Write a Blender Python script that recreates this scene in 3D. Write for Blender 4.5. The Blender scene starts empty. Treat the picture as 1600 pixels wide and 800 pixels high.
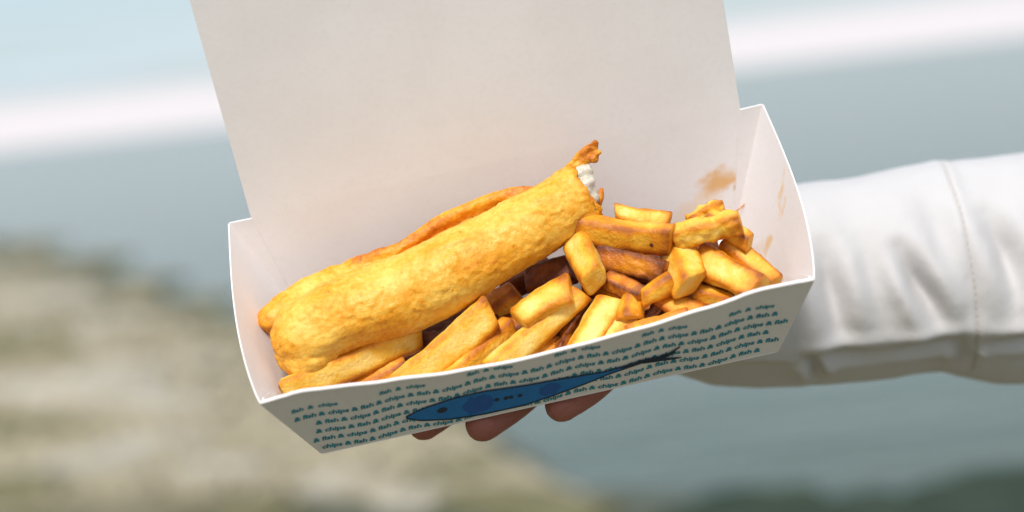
import bpy, bmesh, math, random
import numpy as np
from mathutils import Vector, Matrix, noise

rnd = random.Random(7)
sc = bpy.context.scene
C = sc.collection

# ------------------------------------------------------------------ camera
F = 2800.0                       # focal length in pixels of the 1600 px wide photograph
RHO = math.radians(6.42)         # roll read from the sea horizon
THETA = math.atan(253.4 / F)     # pitch read from the sea horizon
CAM = Vector((0, 0, 1.45))
upc = Vector((-math.sin(RHO) * math.cos(THETA), math.cos(RHO) * math.cos(THETA), math.sin(THETA)))
fw = Vector((0, 0, -1)); fw = (fw - upc * fw.dot(upc)).normalized()
rt = fw.cross(upc)
RWC = Matrix((rt, fw, upc))      # camera axes -> world axes
cam_d = bpy.data.cameras.new('camera')
cam = bpy.data.objects.new('camera', cam_d); C.objects.link(cam)
cam.matrix_world = Matrix.Translation(CAM) @ RWC.to_4x4()
cam_d.sensor_width = 36; cam_d.lens = F * 36 / 1600
cam_d.clip_start = 0.02; cam_d.clip_end = 60000
cam_d.dof.use_dof = True; cam_d.dof.focus_distance = 0.722; cam_d.dof.aperture_fstop = 4.0
sc.camera = cam

# ------------------------------------------------------------------ sky, sun, exposure
SUN_EL, SUN_AZ = math.radians(49), math.radians(192)    # behind the camera, a little to its left (azimuth from +Y clockwise)
w = bpy.data.worlds.new('World'); sc.world = w; w.use_nodes = True
nt = w.node_tree; nt.nodes.clear()
def N(tree, kind, **kw):
    n = tree.nodes.new(kind)
    for k, v in kw.items():
        if k.startswith('i_'): n.inputs[k[2:].replace('_', ' ')].default_value = v
        else: setattr(n, k, v)
    return n
sky = N(nt, 'ShaderNodeTexSky', sky_type='NISHITA', sun_disc=False, sun_elevation=SUN_EL, sun_rotation=SUN_AZ, air_density=1.0, dust_density=1.6, ozone_density=1.4)
tc = N(nt, 'ShaderNodeTexCoord')
sep = N(nt, 'ShaderNodeSeparateXYZ'); nt.links.new(tc.outputs['Generated'], sep.inputs[0])
# thin high cloud everywhere and a bright bank lying on the horizon
mp = N(nt, 'ShaderNodeMapping'); mp.inputs['Scale'].default_value = (1.6, 1.6, 26)
nt.links.new(tc.outputs['Generated'], mp.inputs[0])
nz = N(nt, 'ShaderNodeTexNoise', i_Scale=2.2, i_Detail=5.0, i_Roughness=0.55); nt.links.new(mp.outputs[0], nz.inputs['Vector'])
def math_(tree, op, a, b=None, clamp=False):
    n = tree.nodes.new('ShaderNodeMath'); n.operation = op; n.use_clamp = clamp
    for i, v in enumerate((a, b)):
        if v is None: continue
        if isinstance(v, (int, float)): n.inputs[i].default_value = v
        else: tree.links.new(v, n.inputs[i])
    return n.outputs[0]
wob = math_(nt, 'MULTIPLY', math_(nt, 'SUBTRACT', nz.outputs['Fac'], 0.5), 0.014)
el = math_(nt, 'ADD', sep.outputs['Z'], wob)
bank = N(nt, 'ShaderNodeMapRange', interpolation_type='SMOOTHSTEP'); nt.links.new(el, bank.inputs['Value'])
for k, v in (('From Min', 0.0315), ('From Max', 0.0175), ('To Min', 0.0), ('To Max', 1.0)): bank.inputs[k].default_value = v
cir = N(nt, 'ShaderNodeMapRange', interpolation_type='SMOOTHSTEP'); nt.links.new(nz.outputs['Fac'], cir.inputs['Value'])
for k, v in (('From Min', 0.36), ('From Max', 0.72), ('To Min', 0.42), ('To Max', 0.72)): cir.inputs[k].default_value = v
mx1 = N(nt, 'ShaderNodeMix', data_type='RGBA'); nt.links.new(cir.outputs[0], mx1.inputs['Factor']); nt.links.new(sky.outputs[0], mx1.inputs['A'])
mx1.inputs['B'].default_value = (6.3, 7.6, 8.6, 1)
mx2 = N(nt, 'ShaderNodeMix', data_type='RGBA'); nt.links.new(bank.outputs[0], mx2.inputs['Factor']); nt.links.new(mx1.outputs['Result'], mx2.inputs['A'])
mx2.inputs['B'].default_value = (8.1, 7.7, 7.9, 1)
bg = N(nt, 'ShaderNodeBackground', i_Strength=0.097); nt.links.new(mx2.outputs['Result'], bg.inputs['Color'])
wo = N(nt, 'ShaderNodeOutputWorld'); nt.links.new(bg.outputs[0], wo.inputs[0])

sun_d = bpy.data.lights.new('sun', 'SUN'); sun_d.energy = 3.1; sun_d.angle = math.radians(12); sun_d.color = (1.0, 0.955, 0.90)
sun = bpy.data.objects.new('sun', sun_d); C.objects.link(sun)
sdir = Vector((math.sin(SUN_AZ) * math.cos(SUN_EL), math.cos(SUN_AZ) * math.cos(SUN_EL), math.sin(SUN_EL)))
sun.rotation_euler = sdir.to_track_quat('Z', 'Y').to_euler(); sun.location = sdir * 30
sc.view_settings.view_transform = 'Standard'; sc.view_settings.look = 'None'
sc.view_settings.exposure = 0.30; sc.view_settings.gamma = 1.0; sc.view_settings.use_curve_mapping = False

# ------------------------------------------------------------------ helpers
def cam_ray(u, v): return RWC @ Vector(((u - 800) / F, -(v - 400) / F, -1))
def at_depth(u, v, d): return CAM + cam_ray(u, v) * d          # d measured along the view axis
def on_level(u, v, z): r = cam_ray(u, v); return CAM + r * ((z - CAM.z) / r.z)

# the box frame (x along its width, y to its back, z out of its floor), solved from its corners
PRX, PRY, PRZ = 0.7047663683630848, 0.009188541797349263, 0.21358032089212584
PT = Vector((0.015206716926398283, -0.058493748911242045, -0.717890146579459))
WF, DF, AF, H, WT = 0.18685, 0.07427, 0.01059, 0.04355, 0.21499
YB, ZB, WB, WH, AB, HB, LW, LY, LZ = 0.08854, 0.05526, 0.22841, 0.20929, 0.0137, 0.05685, 0.20779, 0.03602, 0.13999
MB = Matrix.Rotation(PRZ, 3, 'Z') @ Matrix.Rotation(PRX, 3, 'X') @ Matrix.Rotation(PRY, 3, 'Y') @ Matrix(((1, 0, 0), (0, 0, 1), (0, -1, 0)))
BOX = cam.matrix_world @ (Matrix.Translation(PT) @ MB.to_4x4())
BOXI = BOX.inverted()
O_L = BOXI @ CAM
def loc_plane(u, v, p, n):
    d = BOXI.to_3x3() @ cam_ray(u, v); return O_L + d * ((Vector(p) - O_L).dot(n) / d.dot(n))
def loc_z(u, v, z): return loc_plane(u, v, (0, 0, z), Vector((0, 0, 1)))

def link(o, parent=None, label=None, cat=None, group=None, kind=None):
    C.objects.link(o)
    if parent: o.parent = parent
    if label: o['label'] = label
    if cat: o['category'] = cat
    if group: o['group'] = group
    if kind: o['kind'] = kind
    return o
def obj(name, me, mat=None, parent=None, mw=None, **kw):
    o = bpy.data.objects.new(name, me)
    if mat: me.materials.clear(); me.materials.append(mat)
    if mw is not None: o.matrix_world = mw
    return link(o, parent, **kw)
def empty(name, mw, **kw):
    o = bpy.data.objects.new(name, None); o.empty_display_size = 0.05; o.matrix_world = mw
    return link(o, **kw)
def mesh(name, vs, fs, smooth=False):
    me = bpy.data.meshes.new(name); me.from_pydata([tuple(v) for v in vs], [], fs); me.update()
    if smooth: me.polygons.foreach_set('use_smooth', [True] * len(me.polygons))
    return me
def fix_normals(me):
    bm = bmesh.new(); bm.from_mesh(me); bmesh.ops.recalc_face_normals(bm, faces=bm.faces); bm.to_mesh(me); bm.free(); return me
def slab(name, top, bot, nu, nv):
    """a sheet of card: two grids of (nu+1)*(nv+1) points and the edges that close them"""
    n = (nu + 1) * (nv + 1); vs = list(top) + list(bot); fs = []
    ix = lambda i, j: j * (nu + 1) + i
    for j in range(nv):
        for i in range(nu):
            a, b, c, d = ix(i, j), ix(i + 1, j), ix(i + 1, j + 1), ix(i, j + 1)
            fs.append((a, b, c, d)); fs.append((d + n, c + n, b + n, a + n))
    for i in range(nu):
        fs.append((ix(i + 1, 0), ix(i, 0), ix(i, 0) + n, ix(i + 1, 0) + n))
        fs.append((ix(i, nv), ix(i + 1, nv), ix(i + 1, nv) + n, ix(i, nv) + n))
    for j in range(nv):
        fs.append((ix(0, j), ix(0, j + 1), ix(0, j + 1) + n, ix(0, j) + n))
        fs.append((ix(nu, j + 1), ix(nu, j), ix(nu, j) + n, ix(nu, j + 1) + n))
    return fix_normals(mesh(name, vs, fs))
def fbm(p, s, oc=3):
    q = Vector(p) * s; a = 0; k = 1
    for _ in range(oc): a += noise.noise(q) * k; q = q * 2.03 + Vector((3.1, 1.7, 9.2)); k *= 0.5
    return a
def remeshed(parts, voxel, smooth=2):
    """closed tubes joined and grown into one continuous skin"""
    vs, fs = [], []
    for v, f in parts:
        b = len(vs); vs += v; fs += [tuple(i + b for i in q) for q in f]
    me = fix_normals(mesh('tmp', vs, fs)); o = bpy.data.objects.new('tmp', me); C.objects.link(o)
    m = o.modifiers.new('r', 'REMESH'); m.mode = 'VOXEL'; m.voxel_size = voxel
    if smooth:
        s = o.modifiers.new('s', 'SMOOTH'); s.factor = 0.5; s.iterations = smooth
    dg = bpy.context.evaluated_depsgraph_get()
    r = bpy.data.meshes.new_from_object(o.evaluated_get(dg)); bpy.data.objects.remove(o); bpy.data.meshes.remove(me)
    r.polygons.foreach_set('use_smooth', [True] * len(r.polygons))
    return r
def tube(pts, radii, up=Vector((0, 0, 1)), n=20, flat=None, per=8, cap=True):
    """closed tapered tube through pts, round ends; flat = per-point ratio of the 'up' radius"""
    P = [Vector(p) for p in pts]; flat = flat or [1] * len(P)
    def cr(a, b, c, d, t): return 0.5 * ((2 * b) + (c - a) * t + (2 * a - 5 * b + 4 * c - d) * t * t + (3 * b - a - 3 * c + d) * t ** 3)
    S = []
    for i in range(len(P) - 1):
        g = lambda L, k: L[max(0, min(len(L) - 1, k))]
        for k in range(per):
            t = k / per
            S.append((cr(g(P, i - 1), P[i], P[i + 1], g(P, i + 2), t), radii[i] + (radii[i + 1] - radii[i]) * (3 * t * t - 2 * t ** 3), flat[i] + (flat[i + 1] - flat[i]) * t))
    S.append((P[-1], radii[-1], flat[-1]))
    rings = []
    for i, (p, r, fl) in enumerate(S):
        ax = (S[min(i + 1, len(S) - 1)][0] - S[max(i - 1, 0)][0]).normalized()
        rings.append((p, r, fl, ax))
    if cap:
        p, r, fl, ax = rings[0]; pre = [(p - ax * r * math.sin(a) * 0.9, r * math.cos(a), fl, ax) for a in (1.35, 1.05, 0.7, 0.35)]
        p, r, fl, ax = rings[-1]; post = [(p + ax * r * math.sin(a) * 0.9, r * math.cos(a), fl, ax) for a in (0.35, 0.7, 1.05, 1.35)]
        rings = pre + rings + post
    vs, fs = [], []
    for p, r, fl, ax in rings:
        sd = ax.cross(up).normalized(); uu = sd.cross(ax)
        for k in range(n):
            a = 2 * math.pi * k / n; vs.append(p + sd * (r * math.cos(a)) + uu * (r * fl * math.sin(a)))
    m = len(rings)
    for i in range(m - 1):
        for k in range(n):
            fs.append((i * n + k, i * n + (k + 1) % n, (i + 1) * n + (k + 1) % n, (i + 1) * n + k))
    fs.append(tuple(range(n))); fs.append(tuple((m - 1) * n + k for k in range(n))[::-1])
    return vs, fs

# ------------------------------------------------------------------ materials
def mat(name, base=(0.8, 0.8, 0.8), rough=0.5, spec=0.5, **kw):
    m = bpy.data.materials.new(name); m.use_nodes = True; t = m.node_tree
    b = t.nodes['Principled BSDF']; b.inputs['Base Color'].default_value = (*base, 1); b.inputs['Roughness'].default_value = rough
    b.inputs['Specular IOR Level'].default_value = spec
    for k, v in kw.items(): b.inputs[k.replace('_', ' ')].default_value = v
    return m, t, b
def bump(t, b, src, strength, dist):
    n = t.nodes.new('ShaderNodeBump'); n.inputs['Strength'].default_value = strength; n.inputs['Distance'].default_value = dist
    t.links.new(src, n.inputs['Height']); t.links.new(n.outputs[0], b.inputs['Normal']); return n
def tex(t, scale, detail=4, rough=0.55, co='Object', sc3=None, dist=0.0):
    c = t.nodes.new('ShaderNodeTexCoord'); s = c.outputs[co]
    if sc3:
        m = t.nodes.new('ShaderNodeMapping'); m.inputs['Scale'].default_value = sc3; t.links.new(s, m.inputs[0]); s = m.outputs[0]
    n = t.nodes.new('ShaderNodeTexNoise'); n.inputs['Scale'].default_value = scale; n.inputs['Detail'].default_value = detail
    n.inputs['Roughness'].default_value = rough; n.inputs['Distortion'].default_value = dist; t.links.new(s, n.inputs['Vector']); return n.outputs['Fac']
def ramp(t, src, stops):
    r = t.nodes.new('ShaderNodeValToRGB'); e = r.color_ramp.elements
    while len(e) < len(stops): e.new(0.5)
    for k, (p, c) in zip(e, stops): k.position = p; k.color = (*c, 1) if len(c) == 3 else c
    t.links.new(src, r.inputs[0]); return r.outputs[0]
def mixc(t, fac, a, b, mode='MIX'):
    n = t.nodes.new('ShaderNodeMix'); n.data_type = 'RGBA'; n.blend_type = mode
    for k, v in (('Factor', fac), ('A', a), ('B', b)):
        i = [q for q in n.inputs if q.name == k and q.enabled][0] if k == 'Factor' else n.inputs[{'A': 6, 'B': 7}[k]]
        if isinstance(v, (int, float)): i.default_value = v
        elif isinstance(v, tuple): i.default_value = (*v, 1)
        else: t.links.new(v, i)
    return n.outputs[2]
def maprange(t, src, a, b, c=0.0, d=1.0):
    n = t.nodes.new('ShaderNodeMapRange'); n.interpolation_type = 'SMOOTHSTEP'; t.links.new(src, n.inputs['Value'])
    for k, v in zip(('From Min', 'From Max', 'To Min', 'To Max'), (a, b, c, d)): n.inputs[k].default_value = v
    return n.outputs[0]
M = {}

# card of the box, with grease stains where the chips touched it (box coordinates)
def card(name, stains=()):
    m, t, b = mat(name, (0.80, 0.77, 0.755), 0.55, 0.35)
    g = tex(t, 420, 4, 0.6); big = tex(t, 26, 3, 0.5)
    col = mixc(t, maprange(t, big, 0.35, 0.7), (0.815, 0.775, 0.765), (0.785, 0.74, 0.725))
    col = mixc(t, maprange(t, g, 0.45, 0.75, 0, 0.25), col, (0.70, 0.665, 0.64))
    c = t.nodes.new('ShaderNodeTexCoord'); nn = t.nodes.new('ShaderNodeTexNoise'); nn.inputs['Scale'].default_value = 130; nn.inputs['Detail'].default_value = 5
    t.links.new(c.outputs['Object'], nn.inputs['Vector'])
    ad = t.nodes.new('ShaderNodeVectorMath'); ad.operation = 'MULTIPLY_ADD'; t.links.new(nn.outputs['Color'], ad.inputs[0])
    ad.inputs[1].default_value = (0.011, 0.011, 0.011); t.links.new(c.outputs['Object'], ad.inputs[2])
    for p, ax, half, colr, amt in stains:
        # an elongated spot: coordinates along its long axis and across it
        ax = Vector(ax).normalized()
        sb = t.nodes.new('ShaderNodeVectorMath'); sb.operation = 'SUBTRACT'; t.links.new(ad.outputs[0], sb.inputs[0]); sb.inputs[1].default_value = Vector(p) + Vector((0.0055, 0.0055, 0.0055))
        dt = t.nodes.new('ShaderNodeVectorMath'); dt.operation = 'DOT_PRODUCT'; t.links.new(sb.outputs[0], dt.inputs[0]); dt.inputs[1].default_value = ax
        ln = t.nodes.new('ShaderNodeVectorMath'); ln.operation = 'DOT_PRODUCT'; t.links.new(sb.outputs[0], ln.inputs[0]); t.links.new(sb.outputs[0], ln.inputs[1])
        d2 = math_(t, 'MULTIPLY', dt.outputs['Value'], dt.outputs['Value'])
        q = math_(t, 'ADD', math_(t, 'DIVIDE', d2, half[0] ** 2), math_(t, 'DIVIDE', math_(t, 'SUBTRACT', ln.outputs['Value'], d2), half[1] ** 2))
        fac = maprange(t, q, 1.7, 0.15, 0.0, amt)
        col = mixc(t, fac, col, colr)
    t.links.new(col, b.inputs['Base Color']); bump(t, b, g, 0.12, 0.0004)
    return m
M['card'] = card('white_card')

# fried batter
def batter(name, pale, gold, deep):
    m, t, b = mat(name, gold, 0.42, 0.5)
    a = t.nodes.new('ShaderNodeVertexColor'); a.layer_name = 'brown'
    n1 = tex(t, 90, 6, 0.62, dist=0.4); n2 = tex(t, 520, 5, 0.6); n3 = tex(t, 1500, 3, 0.6)
    f = math_(t, 'ADD', a.outputs['Color'], math_(t, 'MULTIPLY', math_(t, 'SUBTRACT', n1, 0.5), 0.85))
    f = math_(t, 'ADD', f, math_(t, 'MULTIPLY', math_(t, 'SUBTRACT', n2, 0.5), 0.85))
    col = ramp(t, f, [(0.0, pale), (0.36, gold), (0.74, deep), (1.0, (deep[0] * 0.45, deep[1] * 0.32, deep[2] * 0.3))])
    sp = maprange(t, n2, 0.64, 0.74, 0, 0.55); col = mixc(t, sp, col, (deep[0] * 0.7, deep[1] * 0.55, deep[2] * 0.5))
    t.links.new(col, b.inputs['Base Color'])
    vo = t.nodes.new('ShaderNodeTexVoronoi'); vo.inputs['Scale'].default_value = 620; vo.inputs['Randomness'].default_value = 1.0
    cc = t.nodes.new('ShaderNodeTexCoord'); t.links.new(cc.outputs['Object'], vo.inputs['Vector'])
    pit = maprange(t, vo.outputs['Distance'], 0.0, 0.55, 0.0, 1.0)
    h = math_(t, 'ADD', math_(t, 'MULTIPLY', n2, 0.8), math_(t, 'ADD', math_(t, 'MULTIPLY', n3, 0.5), math_(t, 'MULTIPLY', pit, 0.12))); bump(t, b, h, 0.6, 0.0008)
    t.links.new(maprange(t, n1, 0.35, 0.65, 0.38, 0.6), b.inputs['Roughness'])
    b.inputs['Subsurface Weight'].default_value = 0.12; b.inputs['Subsurface Radius'].default_value = (1.0, 0.45, 0.1); b.inputs['Subsurface Scale'].default_value = 0.003
    return m
M['batter'] = batter('fried_batter', (0.86, 0.52, 0.085), (0.79, 0.335, 0.010), (0.55, 0.155, 0.003))
def potato():
    m, t, b = mat('fried_potato', (0.8, 0.45, 0.08), 0.36, 0.5)
    a = t.nodes.new('ShaderNodeVertexColor'); a.layer_name = 'brown'
    n1 = tex(t, 130, 5, 0.6, dist=0.3); n2 = tex(t, 700, 4, 0.6)
    f = math_(t, 'ADD', a.outputs['Color'], math_(t, 'MULTIPLY', math_(t, 'SUBTRACT', n1, 0.5), 0.55))
    f = math_(t, 'ADD', f, math_(t, 'MULTIPLY', math_(t, 'SUBTRACT', n2, 0.5), 0.22))
    col = ramp(t, f, [(0.0, (0.89, 0.63, 0.18)), (0.20, (0.86, 0.475, 0.045)), (0.42, (0.73, 0.265, 0.006)), (0.68, (0.42, 0.115, 0.005)), (1.0, (0.14, 0.03, 0.005))])
    t.links.new(col, b.inputs['Base Color'])
    n4 = tex(t, 330, 5, 0.7, dist=0.6)
    col = mixc(t, maprange(t, n4, 0.60, 0.72, 0, 0.45), col, (0.45, 0.15, 0.008)); t.links.new(col, b.inputs['Base Color'])
    bump(t, b, math_(t, 'ADD', n4, math_(t, 'MULTIPLY', n2, 0.7)), 0.6, 0.0010)
    t.links.new(maprange(t, n1, 0.35, 0.65, 0.34, 0.58), b.inputs['Roughness'])
    b.inputs['Subsurface Weight'].default_value = 0.1; b.inputs['Subsurface Radius'].default_value = (1.0, 0.5, 0.12); b.inputs['Subsurface Scale'].default_value = 0.003
    return m
M['potato'] = potato()
def flesh():
    m, t, b = mat('fish_flesh', (0.86, 0.83, 0.77), 0.4, 0.5)
    n = tex(t, 260, 4, 0.6, sc3=(1, 1, 0.4)); t.links.new(ramp(t, n, [(0.3, (0.42, 0.36, 0.25)), (0.65, (0.68, 0.63, 0.54))]), b.inputs['Base Color'])
    bump(t, b, n, 0.6, 0.002); b.inputs['Subsurface Weight'].default_value = 0.2; b.inputs['Subsurface Scale'].default_value = 0.003
    return m
M['flesh'] = flesh()
def plain(name, base, rough=0.6, var=0.25, scale=200, spec=0.4):
    m, t, b = mat(name, base, rough, spec)
    n = tex(t, scale, 4, 0.6); t.links.new(mixc(t, n, tuple(c * (1 - var) for c in base), tuple(min(1, c * (1 + var)) for c in base)), b.inputs['Base Color'])
    return m
M['ink'] = plain('teal_ink', (0.015, 0.25, 0.34), 0.6, 0.3, 900)
M['blue'] = plain('blue_ink', (0.003, 0.17, 0.50), 0.5, 0.2, 300)
M['indigo'] = plain('indigo_ink', (0.004, 0.095, 0.38), 0.5, 0.3, 400)
M['navy'] = plain('navy_ink', (0.004, 0.022, 0.055), 0.5, 0.3, 400)
def nylon():
    m, t, b = mat('white_nylon', (0.73, 0.715, 0.73), 0.72, 0.25)
    n = tex(t, 60, 5, 0.6); f = tex(t, 1800, 2, 0.5)
    t.links.new(mixc(t, n, (0.525, 0.505, 0.50), (0.56, 0.542, 0.54)), b.inputs['Base Color'])
    bump(t, b, math_(t, 'ADD', math_(t, 'MULTIPLY', n, 1.0), math_(t, 'MULTIPLY', f, 0.25)), 0.3, 0.0022)
    b.inputs['Sheen Weight'].default_value = 0.15
    return m
M['nylon'] = nylon()
M['thread'] = plain('beige_thread', (0.52, 0.47, 0.43), 0.8, 0.2, 900)
def skin():
    m, t, b = mat('skin', (0.52, 0.26, 0.19), 0.5, 0.4)
    n = tex(t, 60, 4, 0.6); f = tex(t, 700, 4, 0.6)
    t.links.new(mixc(t, n, (0.29, 0.085, 0.062), (0.37, 0.135, 0.095)), b.inputs['Base Color']); bump(t, b, f, 0.6, 0.0012)
    b.inputs['Subsurface Weight'].default_value = 0.15; b.inputs['Subsurface Radius'].default_value = (1, 0.3, 0.15); b.inputs['Subsurface Scale'].default_value = 0.006
    return m
M['skin'] = skin()
def beach_mat():
    m, t, b = mat('shingle', (0.3, 0.27, 0.2), 0.8, 0.3)
    n1 = tex(t, 0.55, 5, 0.6, sc3=(1, 0.55, 1)); n2 = tex(t, 7, 5, 0.65); n3 = tex(t, 40, 4, 0.6)
    col = ramp(t, n1, [(0.30, (0.16, 0.145, 0.075)), (0.46, (0.34, 0.295, 0.185)), (0.58, (0.43, 0.37, 0.255)), (0.72, (0.55, 0.48, 0.37))])
    col = mixc(t, maprange(t, n2, 0.35, 0.7, 0, 0.5), col, (0.42, 0.38, 0.30))
    col = mixc(t, maprange(t, n3, 0.5, 0.75, 0, 0.6), col, (0.12, 0.11, 0.085))
    g = t.nodes.new('ShaderNodeNewGeometry'); sp = t.nodes.new('ShaderNodeSeparateXYZ'); t.links.new(g.outputs['Position'], sp.inputs[0])
    gr = maprange(t, math_(t, 'ADD', sp.outputs['Y'], math_(t, 'MULTIPLY', math_(t, 'SUBTRACT', n1, 0.5), 5.0)), 7.6, 5.6, 0, 0.95)
    col = mixc(t, gr, col, mixc(t, n2, (0.095, 0.082, 0.034), (0.170, 0.150, 0.078)))  # near ground coloured dark olive to tune the bounce onto the box
    wet = maprange(t, math_(t, 'ADD', sp.outputs['Z'], math_(t, 'MULTIPLY', math_(t, 'SUBTRACT', n2, 0.5), 0.08)), 0.10, 0.02, 0, 0.85)
    col = mixc(t, wet, col, (0.060, 0.068, 0.036)); t.links.new(col, b.inputs['Base Color'])
    t.links.new(maprange(t, wet, 0, 1, 0.85, 0.45), b.inputs['Roughness'])
    bump(t, b, math_(t, 'ADD', n2, n3), 0.8, 0.03)
    return m
M['beach'] = beach_mat()
def sea_mat():
    m, t, b = mat('sea_water', (0.03, 0.10, 0.11), 0.13, 0.45); b.inputs['IOR'].default_value = 1.33
    n0 = tex(t, 0.09, 4, 0.6, sc3=(1, 0.5, 1)); t.links.new(mixc(t, n0, (0.034, 0.052, 0.022), (0.056, 0.076, 0.036)), b.inputs['Base Color'])
    n1 = tex(t, 1.3, 5, 0.6, sc3=(0.6, 1.3, 1)); n2 = tex(t, 6.0, 4, 0.6)
    bump(t, b, math_(t, 'ADD', n1, math_(t, 'MULTIPLY', n2, 0.22)), 0.8, 0.045)
    return m
M['sea'] = sea_mat()
def rock_mat(name, a, c):
    m, t, b = mat(name, a, 0.85, 0.3); n = tex(t, 5, 6, 0.65); f = tex(t, 30, 5, 0.65)
    t.links.new(mixc(t, maprange(t, n, 0.3, 0.7), a, c), b.inputs['Base Color']); bump(t, b, f, 0.8, 0.02); return m
M['pale_rock'] = rock_mat('pale_rock', (0.47, 0.43, 0.36), (0.35, 0.315, 0.245))
M['dark_rock'] = rock_mat('weedy_rock', (0.10, 0.095, 0.045), (0.19, 0.175, 0.095))
M['darkening_rock'] = rock_mat('darkening_rock', (0.016, 0.030, 0.020), (0.040, 0.060, 0.036))  # dark tone of the rocks added to darken the shallows
M['pebble'] = rock_mat('pebble', (0.44, 0.38, 0.27), (0.29, 0.25, 0.165))

# ------------------------------------------------------------------ sea and beach
S_ = 40000
vs = [(-S_, -S_, 0), (S_, -S_, 0), (S_, S_, 0), (-S_, S_, 0)]
obj('sea', mesh('sea', vs, [(0, 1, 2, 3)]), M['sea'], kind='structure')
WL = [on_level(u, v, 0.0) for u, v in ((0, 368), (120, 402), (240, 446), (355, 492), (560, 580), (760, 665), (960, 775))]
WL = [Vector((p.x, p.y)) for p in WL]
WL = [Vector((-400, 95)), Vector((-60, 42))] + WL + [WL[-1] + Vector((1.6, -1.2)), WL[-1] + Vector((7, -2.2)), WL[-1] + Vector((400, -30))]
def shore(x, y):
    """signed distance to the waterline, positive on land"""
    p = Vector((x, y)); best = 1e9; sg = 1
    for a, b in zip(WL, WL[1:]):
        d = b - a; t = max(0, min(1, (p - a).dot(d) / d.length_squared)); q = a + d * t; L = (p - q).length
        if L < best - 1e-9: best = L; sg = -1 if d.x * (p.y - a.y) - d.y * (p.x - a.x) > 0 else 1
    return best * sg
def ground_z(x, y):
    d = shore(x, y)
    z = min(0.06 * d, 0.17 + 0.012 * d) if d > 0 else max(0.10 * d, -1.5)
    near = min(1.0, max(0.0, d / 1.5))
    return z + (0.05 * fbm((x, y, 0), 0.5, 3) + 0.02 * fbm((x, y, 5), 2.3, 2)) * (0.4 + 0.6 * near) * min(1, 60 / (abs(x) + abs(y) + 1))
ax_ = sorted(set([round(s * (0.25 * i + 0.00035 * i ** 3), 4) for i in range(0, 96) for s in (-1, 1)]))
gx = ax_; gy = ax_
nx, ny = len(gx), len(gy)
vs = [(x, y, ground_z(x, y)) for y in gy for x in gx]
fs = [(j * nx + i, j * nx + i + 1, (j + 1) * nx + i + 1, (j + 1) * nx + i) for j in range(ny - 1) for i in range(nx - 1)]
obj('beach', mesh('beach', vs, fs, True), M['beach'], kind='structure')

def boulder(seed, sx, sy, sz):
    bm = bmesh.new(); bmesh.ops.create_icosphere(bm, subdivisions=4, radius=1)
    for v in bm.verts:
        p = v.co.copy(); q = p + Vector((seed * 7.3, seed * 1.9, 0))
        k = 1 + 0.28 * fbm(q, 1.1, 4) + 0.05 * fbm(q, 6, 2)
        v.co = Vector((p.x * sx * k, p.y * sy * k, max(-0.35, p.z) * sz * k))
    me = bpy.data.meshes.new('rock'); bm.to_mesh(me); bm.free(); me.polygons.foreach_set('use_smooth', [True] * len(me.polygons)); return me
pale = [(140, 622, 0.46, 0.16), (262, 640, 0.28, 0.12), (40, 630, 0.32, 0.13), (205, 575, 0.26, 0.10), (60, 470, 0.50, 0.14), (175, 505, 0.36, 0.12),
        (215, 715, 0.30, 0.10), (320, 745, 0.24, 0.09), (120, 745, 0.30, 0.10), (520, 748, 0.20, 0.07), (640, 765, 0.17, 0.06), (300, 560, 0.2, 0.09)]
dark = [(48, 560, 0.42, 0.17), (18, 695, 0.30, 0.13), (100, 690, 0.22, 0.09), (20, 800, 0.26, 0.12), (395, 800, 0.2, 0.08), (770, 760, 0.26, 0.10), (860, 790, 0.22, 0.09), (700, 720, 0.24, 0.09)]
edge = [(20, 378, 0.9, 0.16), (110, 404, 0.7, 0.15), (195, 434, 0.6, 0.14), (275, 464, 0.5, 0.13), (345, 494, 0.42, 0.12), (430, 532, 0.36, 0.1), (560, 590, 0.3, 0.09), (660, 628, 0.3, 0.08)]
wash = [(1180, 790, 0.28, 0.12), (1330, 815, 0.34, 0.14), (1480, 800, 0.36, 0.15), (1585, 775, 0.36, 0.14), (1090, 825, 0.25, 0.12), (1560, 850, 0.4, 0.16)]  # rocks added only to darken this corner of the shallows
for i, (lst, m_, lab, grp) in enumerate(((pale, 'pale_rock', 'pale weathered boulder lying on the shingle beach', 'pale boulders on the beach'),
        (dark, 'dark_rock', 'dark weed-stained rock bedded among pale beach stones', 'dark rocks on the beach'),
        (edge, 'dark_rock', 'dark green weedy rock standing along the water edge', 'weedy rocks along the waterline'),
        (wash, 'darkening_rock', 'dark rock added in the shallow water to darken it', 'rocks added to darken the shallows'))):
    for k, (u, v, r, h) in enumerate(lst):
        p = on_level(u, v, 0.08 if i < 3 else 0.0); z = ground_z(p.x, p.y) if i < 3 else -0.03
        me = boulder(i * 31 + k, r, r * rnd.uniform(0.55, 0.8), h * (0.5 if i == 2 else 0.8))
        obj('boulder', me, M[m_], mw=Matrix.Translation((p.x, p.y, z - 0.01)) @ Matrix.Rotation(rnd.uniform(-0.5, 0.5), 4, 'Z'), label=lab, cat='rock', group=grp)
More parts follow.
